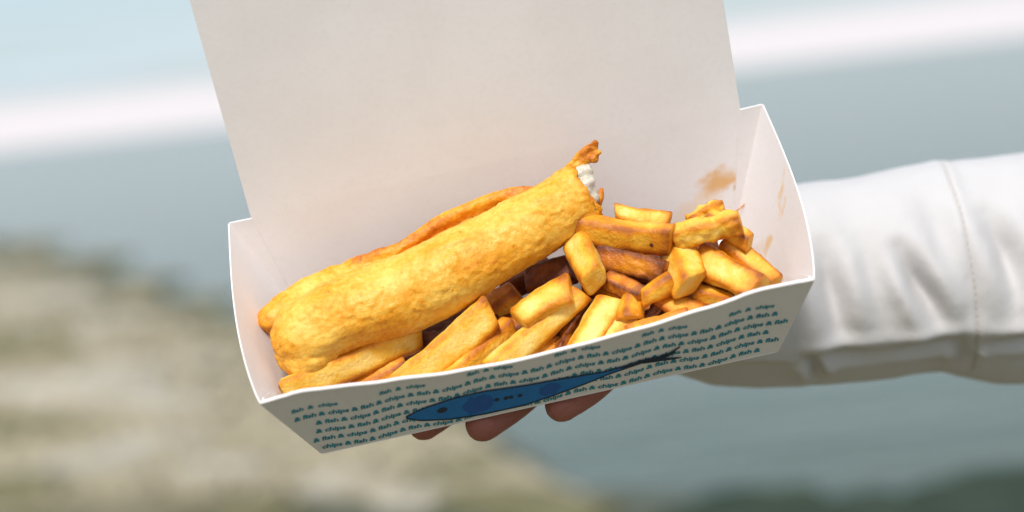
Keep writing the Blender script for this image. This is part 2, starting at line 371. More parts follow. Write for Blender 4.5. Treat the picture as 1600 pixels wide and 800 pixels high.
# loose pebbles, far too many to count
bm = bmesh.new(); bmesh.ops.create_icosphere(bm, subdivisions=1, radius=1); pv = [v.co.copy() for v in bm.verts]; pf = [tuple(v.index for v in f.verts) for f in bm.faces]; bm.free()
vs, fs = [], []
while len(fs) < 4000 * 20:
    u, v = rnd.uniform(-250, 1150), rnd.uniform(380, 850)
    p = on_level(u, v, 0.08)
    if shore(p.x, p.y) < 0.15 or p.length > 40 or p.y < 6.4 + 0.8 * noise.noise(Vector((p.x, p.y, 0))): continue
    z = ground_z(p.x, p.y); r = rnd.uniform(0.02, 0.07); s = Vector((r, r * rnd.uniform(0.6, 1), r * rnd.uniform(0.35, 0.7))); R_ = Matrix.Rotation(rnd.uniform(0, 6.28), 3, 'Z')
    b = len(vs); vs += [Vector((p.x, p.y, z + s.z * 0.3)) + R_ @ Vector((q.x * s.x, q.y * s.y, q.z * s.z)) * (1 + 0.15 * noise.noise(q * 1.3 + p)) for q in pv]; fs += [tuple(i + b for i in f) for f in pf]
obj('pebbles', mesh('pebbles', vs, fs, True), M['pebble'], label='small grey and beige pebbles strewn over the beach', cat='pebbles', kind='stuff')

# ------------------------------------------------------------------ the cardboard box
box = empty('takeaway_box', BOX, label='open white card takeaway box printed with rows of small words and a blue fish', cat='box')
TH = 0.0006
lerp = lambda a, b, t: a + (b - a) * t
# floor: its upper face is z = 0
fl = lambda z: [Vector((x, y, z)) for y in (0, DF) for x in (-WF / 2, WF / 2)]
obj('floor_panel', slab('floor_panel', fl(0), fl(-TH), 1, 1), M['card'], box)
# front wall: lip dips between its corners; offsets measured on the photograph
LIP = [(408, 0), (440, -2.5), (470, -5), (520, 0), (600, 8), (700, 17), (800, 21), (900, 18.5), (1000, 14), (1100, 6), (1190, -3), (1230, -2), (1268, 0)]
def lip(s):
    u = lerp(408, 1268, s)
    for (a, da), (b, db) in zip(LIP, LIP[1:]):
        if a <= u <= b:
            t = (u - a) / (b - a); return lerp(da, db, t * t * (3 - 2 * t))
    return 0
def front(s, t):
    lo = Vector((lerp(-WF / 2, WF / 2, s), 0, 0)); hi = Vector((lerp(-WT / 2, WT / 2, s), -AF, H))
    full = 1 - lip(s) * 0.000262 / 0.0245   # the wall shows 24.5 mm tall from this view
    p = lerp(lo, hi, t * (1 + (full - 1) * 0.85))
    p.y -= 0.0022 * math.sin(math.pi * s) * t * 0.6 * (1 if lip(s) > 0 else 0.5)
    return p
FN = Vector((0, -H, -AF)).normalized()          # outward normal of the front wall
NU, NV = 64, 10
fo = [front(i / NU, j / NV) for j in range(NV + 1) for i in range(NU + 1)]
fi = [p - FN * 0.0009 for p in fo]
fp = obj('front_panel', slab('front_panel', fo, fi, NU, NV), M['card'], box)
# rolled lip along the top of the front wall
lp = [front(i / NU, 1.0) - FN * 0.00045 for i in range(NU + 1)]
obj('rolled_lip', mesh('rolled_lip', *tube(lp, [0.00085] * len(lp), n=10, per=1), smooth=True), M['card'], box)
# back wall and lid: one sheet folded at the hinge
def back(s, t): return lerp(Vector((lerp(-WF / 2, WF / 2, s), DF, 0)), Vector((lerp(-WH / 2, WH / 2, s), DF + AB, HB)), t)
def lidp(s, t):
    p = lerp(Vector((lerp(-WH / 2, WH / 2, s), DF + AB, HB)), Vector((lerp(-LW / 2, LW / 2, s), DF + AB + LY, HB + LZ)), t)
    p.y += 0.0025 * math.sin(math.pi * s) * t * t; return p
bn = Vector((0, -HB, AB)).normalized(); bp0 = (0, DF, 0)
spot = lambda u, v: loc_plane(u, v, bp0, bn)
p1, p2, p3 = spot(1119, 284), spot(1148, 292), spot(1085, 330)
dirb = (spot(1140, 268) - spot(1100, 298)).normalized()
M['card_back'] = card('greasy_card_back', [(p1, dirb, (0.0085, 0.0048), (0.72, 0.42, 0.17), 0.95), (p2, dirb, (0.0028, 0.0022), (0.55, 0.33, 0.13), 0.7), (p3, dirb, (0.012, 0.007), (0.80, 0.62, 0.44), 0.6)])
n0 = 24
bo = [back(i / n0, j / 6) for j in range(7) for i in range(n0 + 1)]
obj('back_panel', slab('back_panel', bo, [p + Vector((0, TH, -TH * 0.2)) for p in bo], n0, 6), M['card_back'], box)
lo_ = [lidp(i / n0, j / 12) for j in range(13) for i in range(n0 + 1)]
obj('lid', slab('lid', lo_, [p + Vector((0, TH, -TH * 0.2)) for p in lo_], n0, 12), M['card'], box)
# side walls: rise towards the back, with a curved upper edge
def side(sg, s, t):
    """s from front to back, t from floor to rim"""
    lo = Vector((sg * WF / 2, lerp(0, DF, s), 0))
    A, B = Vector((WT / 2, -AF, H)), Vector((WB / 2, YB, ZB))
    hi = lerp(A, B, s); bow = math.sin(math.pi * s ** 0.75)
    hi = hi + Vector((0.0036, 0.0, 0.0020)) * bow
    p = lerp(lo, Vector((sg * hi.x, hi.y, hi.z)), t); p.x += sg * 0.0012 * math.sin(math.pi * t) * math.sin(math.pi * s); return p
sn = Vector((-H, 0, (WT - WF) / 2)).normalized(); sp0 = (WF / 2, 0, 0)
spotr = lambda u, v: loc_plane(u, v, sp0, sn)
q1, q2, q3 = spotr(1208, 305), spotr(1196, 365), spotr(1178, 395)
M['card_side'] = card('greasy_card_side', [(q1, spotr(1205, 330) - spotr(1210, 285), (0.0115, 0.0042), (0.78, 0.52, 0.26), 1.0), (q2, spotr(1190, 385) - spotr(1204, 340), (0.011, 0.0028), (0.78, 0.54, 0.29), 0.95), (q3, spotr(1170, 410) - spotr(1185, 380), (0.008, 0.005), (0.72, 0.55, 0.40), 0.5)])
for sg in (-1, 1):
    g = [side(sg, i / 24, j / 6) for j in range(7) for i in range(25)]
    nrm = Vector((sg * H, 0, -(WT - WF) / 2)).normalized()
    o = obj('side_panel', slab('side_panel', g, [p + nrm * TH for p in g], 24, 6), M['card_side'] if sg > 0 else M['card'], box)
    # glue tab folded in from the front wall, lying on the inside of the side wall
    def tab(i, j): return side(sg, 0.018 + (0.012 + 0.42 * (1 - j)) * i, 0.04 + 0.93 * j) - nrm * 0.0008
    tg = [tab(i / 4, j / 4) for j in range(5) for i in range(5)]
    obj('glue_tab', slab('glue_tab', tg, [p - nrm * 0.0006 for p in tg], 4, 4), M['card'], o)

    def gus(i, j): return lerp(side(sg, 1, j), back(0.5 + 0.5 * sg, j * 0.985) + Vector((0, -0.0004, 0)), i)
    gg = [gus(i / 6, j / 6) for j in range(7) for i in range(7)]
    obj('corner_gusset', slab('corner_gusset', gg, [p + Vector((0, TH, 0)) for p in gg], 6, 6), M['card'], box)

# ---- print on the front wall
PW = math.hypot(H, AF)
def panel_xyz(x, t, off):
    """x metres along the wall, t metres up its slope from the lower fold"""
    f = t / PW; half = lerp(WF / 2, WT / 2, f); s = (x + half) / (2 * half)
    p = lerp(Vector((-WF / 2 + s * WF, 0, 0)), Vector((-WT / 2 + s * WT, -AF, H)), f)
    full = 1 + (1 - lip(min(1, max(0, s))) * 0.000262 / 0.0245 - 1) * 0.85
    p.y -= 0.0022 * math.sin(math.pi * min(1, max(0, s))) * (f / full) * 0.6 * (1 if lip(min(1, max(0, s))) > 0 else 0.5)
    return p + FN * off
def pix_panel(u, v):
    p = loc_plane(u, v, (0, 0, 0), FN); return p.x, p.z / H * PW
words = {}
for wd in ('fish', '&', 'chips'):
    cu = bpy.data.curves.new('t', 'FONT'); cu.body = wd; cu.size = 0.0040; cu.shear = 0.18; cu.offset = 0.00015; cu.resolution_u = 3
    o = bpy.data.objects.new('t', cu); C.objects.link(o); dg = bpy.context.evaluated_depsgraph_get()
    me = bpy.data.meshes.new_from_object(o.evaluated_get(dg)); bpy.data.objects.remove(o)
    v = [p.co.copy() for p in me.vertices]; words[wd] = (v, [tuple(f.vertices) for f in me.polygons], max(p.x for p in v))
LAM = 0.0345
def wave(x): return 0.0010 * math.sin(2 * math.pi * (x - 0.004) / LAM)
def print_row(base, x0, seq, clip):
    vs, fs = [], []; x = x0; k = 0
    while x < 0.115:
        wd = seq[k % len(seq)]; k += 1; v, f, wl = words[wd]
        lo_half = lerp(WF / 2, WT / 2, base / PW)
        if x > -lo_half + 0.001 and x + wl < lo_half - 0.001 and (clip is None or clip(x + wl / 2)):
            b = len(vs)
            for q in v: vs.append(panel_xyz(x + q.x, base + wave(x + q.x) + q.y, 0.00016))
            fs += [tuple(i + b for i in t) for t in f]
        x += wl + 0.0007
    return vs, fs
seq = ['fish', '&', 'chips', '&']
for r in range(5):
    base = 0.0022 + r * 0.0062
    vs, fs = print_row(base, -0.125 + 0.0037 * ((r * 3) % 5), seq, None)
    obj('printed_words', mesh('printed_words', vs, fs), M['ink'], fp)
vs, fs = [], []
for k in range(-3, 4):                      # short phrases on the wave crests above the full rows
    x = k * LAM + 0.004 + LAM * 0.25 - 0.0075
    for wd in ('fish', '&', 'chips'):
        v, f, wl = words[wd]
        if abs(x) < 0.1 and x + wl < 0.1025:
            b = len(vs); vs += [panel_xyz(x + q.x * 0.92, 0.0022 + 5 * 0.0062 + wave(x + q.x) + q.y * 0.85, 0.00016) for q in v]; fs += [tuple(i + b for i in t) for t in f]
        x += wl * 0.92 + 0.0014
obj('printed_words', mesh('printed_words', vs, fs), M['ink'], fp)
# slender blue fish
UP = [(634, 650), (662, 636), (709, 620), (756, 609), (819, 600), (881, 589), (944, 579), (976, 570), (1003, 561)]
LO = [(634, 650.5), (656, 655), (703, 653), (756, 645), (819, 631), (866, 615), (912, 598), (953, 581), (1003, 564)]
def resample(L, n):
    xs = np.linspace(L[0][0], L[-1][0], n); return list(zip(xs, np.interp(xs, [p[0] for p in L], [p[1] for p in L])))
def strip(name, A, B, off, m_, parent):
    P = [panel_xyz(*pix_panel(u, v), off) for u, v in A] + [panel_xyz(*pix_panel(u, v), off) for u, v in B]; n = len(A)
    return obj(name, mesh(name, P, [(i, i + 1, n + i + 1, n + i) for i in range(n - 1)]), m_, parent)
A, B = resample(UP, 60), resample(LO, 60)
pf_ = strip('printed_fish', A, B, 0.00034, M['blue'], fp)
strip('fish_outline', [(u, v - 1.6) for u, v in A], [(u, v + 0.6) for u, v in A], 0.00042, M['navy'], pf_)
strip('fish_outline', [(u, v - 0.6) for u, v in B], [(u, v + 1.6) for u, v in B], 0.00042, M['navy'], pf_)
def patch(name, u0, u1, k0, k1, m_, off, jag):
    us = np.linspace(u0, u1, 26); a, b = [], []
    for i, u in enumerate(us):
        t0 = np.interp(u, [p[0] for p in A], [p[1] for p in A]); t1 = np.interp(u, [p[0] for p in B], [p[1] for p in B]); e = math.sin(math.pi * i / 25) ** 0.5
        c = (k0 + k1) / 2; a.append((u, lerp(t0, t1, c + (k0 - c) * e * (1 + jag * noise.noise(Vector((u * 0.13, 3, 0))))))); b.append((u, lerp(t0, t1, c + (k1 - c) * e * (1 + jag * noise.noise(Vector((u * 0.13, 8, 0)))))))
    strip(name, a, b, off, m_, pf_)
patch('fish_marking', 722, 772, 0.12, 0.92, M['indigo'], 0.00042, 0.5)
patch('fish_marking', 842, 876, 0.15, 0.9, M['indigo'], 0.00042, 0.5)
patch('fish_eye', 682, 699, 0.30, 0.62, M['navy'], 0.00044, 0.1)
for u in (776, 790, 798, 812): patch('fish_spot', u - 4, u + 4, 0.38, 0.55, M['navy'], 0.00044, 0.2)
def stroke(name, L, wd):
    strip(name, [(u, v - wd_) for (u, v), wd_ in zip(L, wd)], [(u, v + wd_) for (u, v), wd_ in zip(L, wd)], 0.0005, M['navy'], pf_)
stroke('tail_stroke', resample([(968, 576), (985, 567), (1003, 562), (1031, 556), (1046, 550), (1062, 539)], 24), [1.2 + 1.6 * math.sin(math.pi * i / 23) for i in range(24)])
stroke('tail_stroke', resample([(1000, 563), (1031, 557.5), (1056, 547)], 16), [0.8 + 2.6 * math.sin(math.pi * i / 15) for i in range(16)])
stroke('tail_stroke', resample([(1003, 565), (1030, 560), (1064, 556.5)], 16), [0.8 + 1.4 * math.sin(math.pi * i / 15) for i in range(16)])

# ------------------------------------------------------------------ battered fish
def L3(u, v, z): return loc_z(u, v, z)
def col_attr(me, fn):
    a = me.color_attributes.new('brown', 'FLOAT_COLOR', 'POINT')
    buf = np.ones(len(me.vertices) * 4, np.float32)
    for i, v in enumerate(me.vertices): c = fn(v.co, v.normal); buf[4 * i:4 * i + 3] = c
    a.data.foreach_set('color', buf)
PX = 0.000262
MAIN = [(474, 525, 53, 0.037), (540, 491, 60, 0.039), (640, 454, 61, 0.041), (714, 418, 60, 0.044), (785, 379, 55, 0.047), (856, 337, 52, 0.050), (905, 309, 50, 0.052), (955, 284, 48, 0.054)]
REAR = [(425, 507, 25, 0.034), (480, 473, 29, 0.036), (560, 436, 25, 0.040), (640, 402, 22, 0.044), (740, 352, 18, 0.048), (815, 318, 14, 0.051)]
main_t = tube([L3(u, v, z) for u, v, r, z in MAIN], [r * PX for u, v, r, z in MAIN], n=28, flat=[0.96] * 8)
rear_t = tube([L3(u, v, z) + Vector((0, 0.004, 0)) for u, v, r, z in REAR], [r * PX for u, v, r, z in REAR], n=24, flat=[0.8] * 6)
ridge = tube([L3(u, v, z) for u, v, z in ((557, 410, 0.044), (590, 400, 0.046), (625, 388, 0.048), (655, 369, 0.050), (690, 347, 0.052), (725, 329, 0.054), (765, 313, 0.056), (800, 302, 0.057), (832, 297, 0.058))], [0.0024, 0.0026, 0.0026, 0.0028, 0.0030, 0.0030, 0.0028, 0.0024, 0.0014], n=12, per=4)
toe = tube([L3(456, 556, 0.032), L3(478, 560, 0.032), L3(515, 540, 0.034)], [0.0066, 0.0078, 0.006], n=18)
fish_me = remeshed([main_t, rear_t, ridge, toe], 0.00075, 3)
axis = [L3(u, v, z) for u, v, r, z in MAIN]
endp, endd = axis[-1], (axis[-1] - axis[-3]).normalized()
rc = [L3(u, v, z) for u, v, z in ((556, 404, 0.046), (650, 370, 0.051), (730, 323, 0.056), (828, 293, 0.059))]
def segd(p, a, b): d = b - a; t = max(0, min(1, (p - a).dot(d) / d.length_squared)); return (p - a - d * t).length
bmf = bmesh.new(); bmf.from_mesh(fish_me); bmf.normal_update()
for v in bmf.verts:
    p = v.co; d = 0.0006 * fbm(p, 48, 2) + 0.00020 * fbm(p, 420, 2)
    wr = noise.noise(Vector((p.x * 60 + 5 * noise.noise(p * 40), p.y * 190, p.z * 190)))
    d += 0.0016 * max(0, wr - 0.30)
    cr2 = noise.noise(Vector((p.x * 130, p.y * 330, p.z * 330)) + Vector((9, 2, 4))); d += 0.0006 * max(0, cr2 - 0.25)
    fk_ = noise.noise(Vector((p.x * 70, p.y * 120, p.z * 120)) + Vector((1, 7, 3)) + Vector((1, 1, 1)) * 0.35 * noise.noise(p * 260)); st_ = max(0, min(1, (fk_ - 0.08) / 0.10)); d += 0.00040 * st_ * st_ * (3 - 2 * st_)
    d += 0.0007 * noise.noise(Vector((p.x * 28, p.y * 60, p.z * 60)))
    v.co = p + v.normal * d
# bitten end: a ragged cut, hollowed where the flesh shows
CA, CB = L3(893, 262, 0.06), L3(944, 346, 0.05)
cutn = (CA - O_L).cross(CB - O_L).normalized()
if cutn.x < 0: cutn = -cutn
cutc = L3(912, 305, 0.052)
for v in bmf.verts:
    d = (v.co - CA).dot(cutn) - 0.0014 * fbm(v.co, 300, 3) - 0.0012 * fbm(v.co, 110, 2)
    if d > 0:
        rr = (v.co - cutc - cutn * (v.co - cutc).dot(cutn)).length
        v.co -= cutn * (d * 0.96 + 0.005 * max(0, 1 - rr / 0.011))
bmf.to_mesh(fish_me); bmf.free(); fish_me.update()
def fish_brown(p, n):
    d = min(segd(p, a, b) for a, b in zip(rc, rc[1:]))
    b = 0.21 + 0.26 * fbm(p, 38, 3) + 0.50 * max(0, 1 - d / 0.0055)
    t = (p - CA).dot(cutn)
    b += 0.25 * max(0, min(1, (t + 0.002) / 0.002))
    b += 0.10 * max(0, min(1, (-0.088 - p.x) / 0.01))
    return max(0, min(1, b))
col_attr(fish_me, fish_brown)
fish = empty('battered_fish', BOX @ Matrix.Translation(axis[3]), label='long golden battered fish fillet with a bitten end lying across the chips', cat='fried fish')
INV = Matrix.Translation(-axis[3])
fish_me.transform(INV); obj('batter', fish_me, M['batter'], fish)
# white flaky flesh at the bite
fl_parts = []
for (u, v, z, r) in ((908, 298, 0.0545, 0.0062), (918, 312, 0.051, 0.0055), (913, 266, 0.0600, 0.0034), (917, 284, 0.057, 0.0040), (921, 263, 0.0605, 0.0024), (922, 298, 0.053, 0.0034)):
    p = L3(u, v, z); fl_parts.append(tube([p - endd * 0.010, p, p + endd * r * 0.25], [r * 0.9, r, r * 0.75], n=14, flat=[0.85] * 3))
fm = remeshed(fl_parts, 0.0006, 7)
bmf = bmesh.new(); bmf.from_mesh(fm); bmf.normal_update()
for v in bmf.verts: v.co += v.normal * (0.0006 * noise.noise(Vector((v.co.x * 120, v.co.y * 420, v.co.z * 300))) + 0.00015 * noise.noise(v.co * 700))
bmf.to_mesh(fm); bmf.free(); fm.transform(INV); obj('flesh', fm, M['flesh'], fish)
# crisp flake of batter standing up at the bite
fk = tube([L3(876, 282, 0.0575), L3(900, 259, 0.0618), L3(918, 240, 0.065), L3(931, 224, 0.069)], [0.0030, 0.0034, 0.0036, 0.0016], n=16, up=Vector((0.5, -0.4, 0.6)), flat=[0.5, 0.38, 0.4, 0.5])
fk2 = tube([L3(918, 250, 0.062), L3(928, 246, 0.064), L3(936, 238, 0.066)], [0.0016, 0.0021, 0.0010], n=12)
km = remeshed([fk, fk2], 0.00045, 1); bmf = bmesh.new(); bmf.from_mesh(km); bmf.normal_update()
for v in bmf.verts: v.co += v.normal * (0.0008 * fbm(v.co, 300, 3))
bmf.to_mesh(km); bmf.free(); col_attr(km, lambda p, n: 0.50 + 0.3 * fbm(p, 120, 2)); km.transform(INV); obj('crisp_flake', km, M['batter'], fish)
fk = tube([L3(931, 322, 0.047), L3(937, 308, 0.050), L3(940, 296, 0.052)], [0.0022, 0.0018, 0.0009], n=12); km = remeshed([fk], 0.0004, 1)
col_attr(km, lambda p, n: 0.6); km.transform(INV); obj('crisp_flake', km, M['batter'], fish)

# ------------------------------------------------------------------ chips
VIEW = (O_L - Vector((0, 0.04, 0.03))).normalized()
def keep_in(p):
    """food pressed against the card stays inside it"""
    p = p.copy(); p.z = max(p.z, 0.0004)
    e = p.dot(FN) + 0.0016
    if e > 0 and p.z < H * 1.05: p -= FN * e
    hx = lerp(WF / 2, WT / 2, p.z / H) - 0.0016
    p.x = max(-hx, min(hx, p.x)); p.y = min(p.y, DF + AB * p.z / HB - 0.001)
    return p
def chip_mesh(L, hw, hh, seed, bend, brown, taper, expo, jag):
    n, K = 48, 22; r = random.Random(seed); vs, fs, br = [], [], []
    cr = min(hw, hh) * 0.28; sl0, sl1 = r.uniform(-0.4, 0.4), r.uniform(-0.4, 0.4); sk = r.uniform(-0.38, 0.38); wd0, wd1 = r.uniform(-0.25, 0.25), r.uniform(-0.35, 0.35)
    st = [(0, 0.03), (0, 0.45), (0, 0.76), (0.12 * cr, 0.90), (0.5 * cr, 0.975)]
    stations = [(x, k) for x, k in st] + [(lerp(cr, L - cr, i / K), 1.0) for i in range(K + 1)] + [(L - x, k) for x, k in st[::-1]]
    off = Vector((seed * 3.7, seed * 1.3, seed * 0.7))
    for x, k in stations:
        q = x / L; tp = 1 + taper * (q - 0.5); w = hw * tp * (1 + 0.10 * noise.noise(Vector((q * 2.5, seed, 0)))); h = hh * tp * (1 + 0.10 * noise.noise(Vector((q * 2.5, seed, 4))))
        for i in range(n):
            a = 2 * math.pi * i / n + 0.4 * (q - 0.5) * (r.random() * 0 + 1) * (0.5 if seed % 2 else -0.5)
            c, s = math.cos(a), math.sin(a); m = (abs(c) ** expo + abs(s) ** expo) ** (-1 / expo)
            y, z = c * m * w * k, s * m * h * k
            sl = sl0 * (1 - q) ** 3 + sl1 * q ** 3
            y += sk * z + wd0 * (q - 0.5) * y; z += wd1 * (q - 0.5) * z + 0.18 * sk * y
            p = Vector((x - L / 2 + sl * y, y + bend[0] * (q - 0.5) ** 2 * L, z + bend[1] * (q - 0.5) ** 2 * L))
            dn = 0.030 * hw * fbm(p + off, 110, 2) + jag * 0.00035 * fbm(p + off, 300, 2)
            p += Vector((0, c, s)) * dn * k * 2.2
            vs.append(p)
            corner = max(0, (m - 1.0) / (2 ** (0.5 - 1 / expo) - 1 + 0.02)) if k > 0.9 else 0.1
            en = (max(0, 1 - min(x, L - x) / 0.005) * 0.8 if k > 0.85 else 0.15)
            br.append(max(0, min(1, brown * 1.35 - 0.06 + 0.47 * corner ** 2.2 + 0.34 * en + 0.20 * fbm(p + off, 95, 2))))
    m_ = len(stations)
    for j in range(m_ - 1):
        for i in range(n): fs.append((j * n + i, j * n + (i + 1) % n, (j + 1) * n + (i + 1) % n, (j + 1) * n + i))
    fs.append(tuple(range(n))); fs.append(tuple((m_ - 1) * n + i for i in range(n))[::-1])
    me = fix_normals(mesh('chip', vs, fs, True)); a = me.color_attributes.new('brown', 'FLOAT_COLOR', 'POINT')
    buf = np.ones(len(vs) * 4, np.float32); bb = np.array(br, np.float32)
    for c in range(3): buf[c::4] = bb
    a.data.foreach_set('color', buf); return me
def chip(u0, v0, z0, u1, v1, z1, wpx, lab, brown=0.2, ratio=0.9, bend=(0, 0), taper=0.0, expo=5.0, roll=0.0, jag=0.4, group=None, seed=None):
    global CH; CH += 1; seed = seed or CH
    a, b = L3(u0, v0, z0), L3(u1, v1, z1); ax = (b - a); Ln = ax.length; ax.normalize()
    up = (VIEW - ax * VIEW.dot(ax)).normalized(); up = Matrix.Rotation(roll if roll else random.Random(seed * 13).choice((-0.55, 0.5, 0.65, -0.4)), 3, ax) @ up; sd = up.cross(ax)
    mw = Matrix((ax, sd, up)).transposed().to_4x4(); mw.translation = (a + b) / 2
    hw = wpx * 0.94 * PX / 2
    me = chip_mesh(Ln, hw, hw * ratio, seed, bend, brown, taper, expo, jag)
    mi = mw.inverted()
    for v in me.vertices: v.co = mi @ keep_in(mw @ v.co)
    return obj('chip', me, M['potato'], mw=BOX @ mw, label=lab, cat='chip', group=group)
CH = 0
chip(414, 630, 0.025, 655, 524, 0.022, 50, 'long golden chip under the fish along the front left corner of the box', 0.12, roll=0.3)
chip(545, 618, 0.013, 632, 570, 0.017, 40, 'short golden chip end beside the long chip under the fish', 0.25)
chip(784, 452, 0.013, 862, 420, 0.014, 40, 'filler chip coloured dark as gap shade far under the fish next to the reddish brown chip', 0.75)  # added filler, browned dark so a bright hole reads as shade
chip(640, 560, 0.006, 708, 498, 0.012, 30, 'chip in the gap beneath the fish with the shade painted dark brown', 0.55)  # shadow under the fish is put into its brown value
chip(612, 622, 0.020, 768, 492, 0.029, 60, 'broad pale golden chip with a blunt square end beside the fish', 0.10, 0.62, bend=(0.10, 0.1), roll=0.25, expo=4.2)
chip(690, 605, 0.017, 798, 512, 0.020, 44, 'golden chip tucked between the broad chip and the long straight chip', 0.20)
chip(770, 582, 0.022, 908, 457, 0.032, 46, 'long straight pale chip with a rounded tip leaning on the front wall', 0.10, 0.85, roll=0.35, expo=2.8)
chip(808, 498, 0.032, 890, 446, 0.038, 54, 'plump rounded golden chip behind the long straight chip', 0.14, 0.85, bend=(-0.25, 0), expo=2.6)
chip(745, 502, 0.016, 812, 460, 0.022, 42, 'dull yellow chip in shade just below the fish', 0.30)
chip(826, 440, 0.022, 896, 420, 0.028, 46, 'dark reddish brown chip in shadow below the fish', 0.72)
chip(903, 382, 0.040, 928, 440, 0.040, 52, 'pale yellow stubby chip with a smooth blunt end below the bite', 0.12, 0.9, taper=-0.15, expo=4.5)
chip(938, 400, 0.036, 1042, 428, 0.036, 44, 'orange brown crisp chip below the large smooth chip', 0.50, roll=0.2, jag=1.0)
chip(905, 358, 0.045, 1052, 380, 0.045, 54, 'large smooth golden chip with a small dark spot', 0.26, 0.8, bend=(0.18, 0), expo=3.2)
chip(960, 338, 0.047, 1045, 352, 0.043, 36, 'rounded pale chip behind the large smooth chip', 0.18, bend=(0.2, 0), expo=2.6)
chip(1050, 362, 0.040, 1078, 448, 0.036, 48, 'pale chip with a browned blunt end next to the large smooth chip', 0.13, 0.9, taper=0.15)
chip(1052, 372, 0.046, 1158, 346, 0.050, 44, 'ragged pale golden chip with torn edges on top of the pile', 0.16, 0.7, jag=1.7, expo=2.6)
chip(1078, 352, 0.042, 1126, 324, 0.044, 38, 'short pale chip sticking up behind the ragged chip', 0.14, jag=1.6, expo=2.8)
chip(1092, 405, 0.034, 1186, 452, 0.032, 52, 'thick golden chip lying by the right wall of the box', 0.20, 0.8, roll=-0.2)
chip(1134, 378, 0.036, 1210, 444, 0.027, 34, 'thin long golden chip against the right wall of the box', 0.24, 1.0)
chip(1002, 468, 0.033, 1050, 440, 0.036, 36, 'small smooth golden nub among the browned chips', 0.24, 0.9, expo=2.6, taper=0.2)
chip(984, 502, 0.028, 988, 452, 0.033, 36, 'small wedge-shaped golden chip standing upright in the pile', 0.24, taper=-0.5, expo=3)
chip(1030, 462, 0.026, 1110, 502, 0.022, 46, 'golden brown chip low by the front wall under the small nub', 0.32)
chip(1080, 460, 0.026, 1160, 482, 0.021, 42, 'golden chip wedged between the thick chip and the front wall', 0.22)
chip(928, 558, 0.020, 992, 502, 0.026, 42, 'pale chip with a dark split pressed to the front wall', 0.10, jag=1.2)
chip(980, 528, 0.023, 1072, 498, 0.024, 40, 'pale golden chip lying flat along the front lip', 0.14, roll=0.2)
chip(895, 568, 0.021, 954, 468, 0.031, 46, 'pale straight chip beside a crusty brown chip', 0.08, 0.9, expo=4.0, roll=-0.2)
chip(862, 570, 0.014, 918, 478, 0.024, 34, 'crusty brown chip between two pale straight chips', 0.58, jag=2.2)
chip(822, 566, 0.018, 880, 536, 0.018, 32, 'small orange chip end low beside the long straight chip', 0.36)
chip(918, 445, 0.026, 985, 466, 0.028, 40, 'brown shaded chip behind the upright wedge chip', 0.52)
chip(1010, 500, 0.022, 1030, 478, 0.026, 22, 'tiny dark brown crisp bit between chips', 0.66, jag=1.6)
chip(1040, 428, 0.024, 1104, 408, 0.028, 40, 'orange chip in the gap behind the browned blunt chip', 0.44)
chip(1108, 338, 0.046, 1172, 380, 0.040, 26, 'thin pale chip crossing behind the ragged chip', 0.16)
chip(946, 436, 0.034, 1004, 462, 0.034, 26, 'thin browned chip between the stubby chip and the small nub', 0.42)
chip(1120, 440, 0.026, 1192, 470, 0.020, 28, 'slim golden chip squeezed under the thick chip by the wall', 0.26)
chip(838, 520, 0.024, 892, 470, 0.028, 28, 'slim dark golden chip beneath the long straight chip', 0.45)
for k in range(44):   # bottom layer filling the gaps, browned darker to paint their shade
    x = -0.085 + 0.17 * ((k * 0.618) % 1); y = 0.008 + 0.056 * ((k * 0.37 + 0.1) % 1); a = rnd.uniform(-0.9, 0.9) + (0.5 if k % 2 else 2.4)
    Ln = rnd.uniform(0.035, 0.055); d = Vector((math.cos(a), math.sin(a) * 0.7, 0)) * Ln / 2
    p0, p1_ = Vector((x, y, 0)) - d, Vector((x, y, 0)) + d
    for q in (p0, p1_): q.x = max(-0.083, min(0.083, q.x)); q.y = max(0.007, min(0.066, q.y)); q.z = 0.006 + (0.0085 if k > 18 else 0)
    if (p1_ - p0).length < 0.02: continue
    CH += 1; ax = (p1_ - p0); Ln = ax.length; ax.normalize(); up = Vector((0, 0, 1)); mw = Matrix((ax, up.cross(ax), up)).transposed().to_4x4(); mw.translation = (p0 + p1_) / 2
    obj('chip', chip_mesh(Ln, 0.0055, 0.0052, CH, (0, 0), rnd.uniform(0.5, 0.8), 0, 3.4, 0.5), M['potato'], mw=BOX @ mw, label='chip buried low under the other chips, browned darker as gap shade', cat='chip', group='chips buried in the bottom of the box')
from mathutils.bvhtree import BVHTree
big = [o for o in C.objects if o.get('label', '').startswith('large smooth golden chip')][0]
bt = BVHTree.FromPolygons([v.co for v in big.data.vertices], [tuple(p.vertices) for p in big.data.polygons])
bi = big.matrix_world.inverted(); hit = bt.ray_cast(bi @ CAM, (bi.to_3x3() @ cam_ray(1018, 383)).normalized())
if hit[0] is not None:
    bm = bmesh.new(); bmesh.ops.create_icosphere(bm, subdivisions=2, radius=1)
    q = hit[1].to_track_quat('Z', 'Y').to_matrix()
    for v in bm.verts: v.co = hit[0] + q @ Vector((v.co.x * 0.0011 * (1 + 0.4 * noise.noise(v.co * 2)), v.co.y * 0.0009, v.co.z * 0.00025))
    me = bpy.data.meshes.new('dark_spot'); bm.to_mesh(me); bm.free(); obj('dark_spot', me, plain('burnt', (0.10, 0.03, 0.01), 0.6), big)
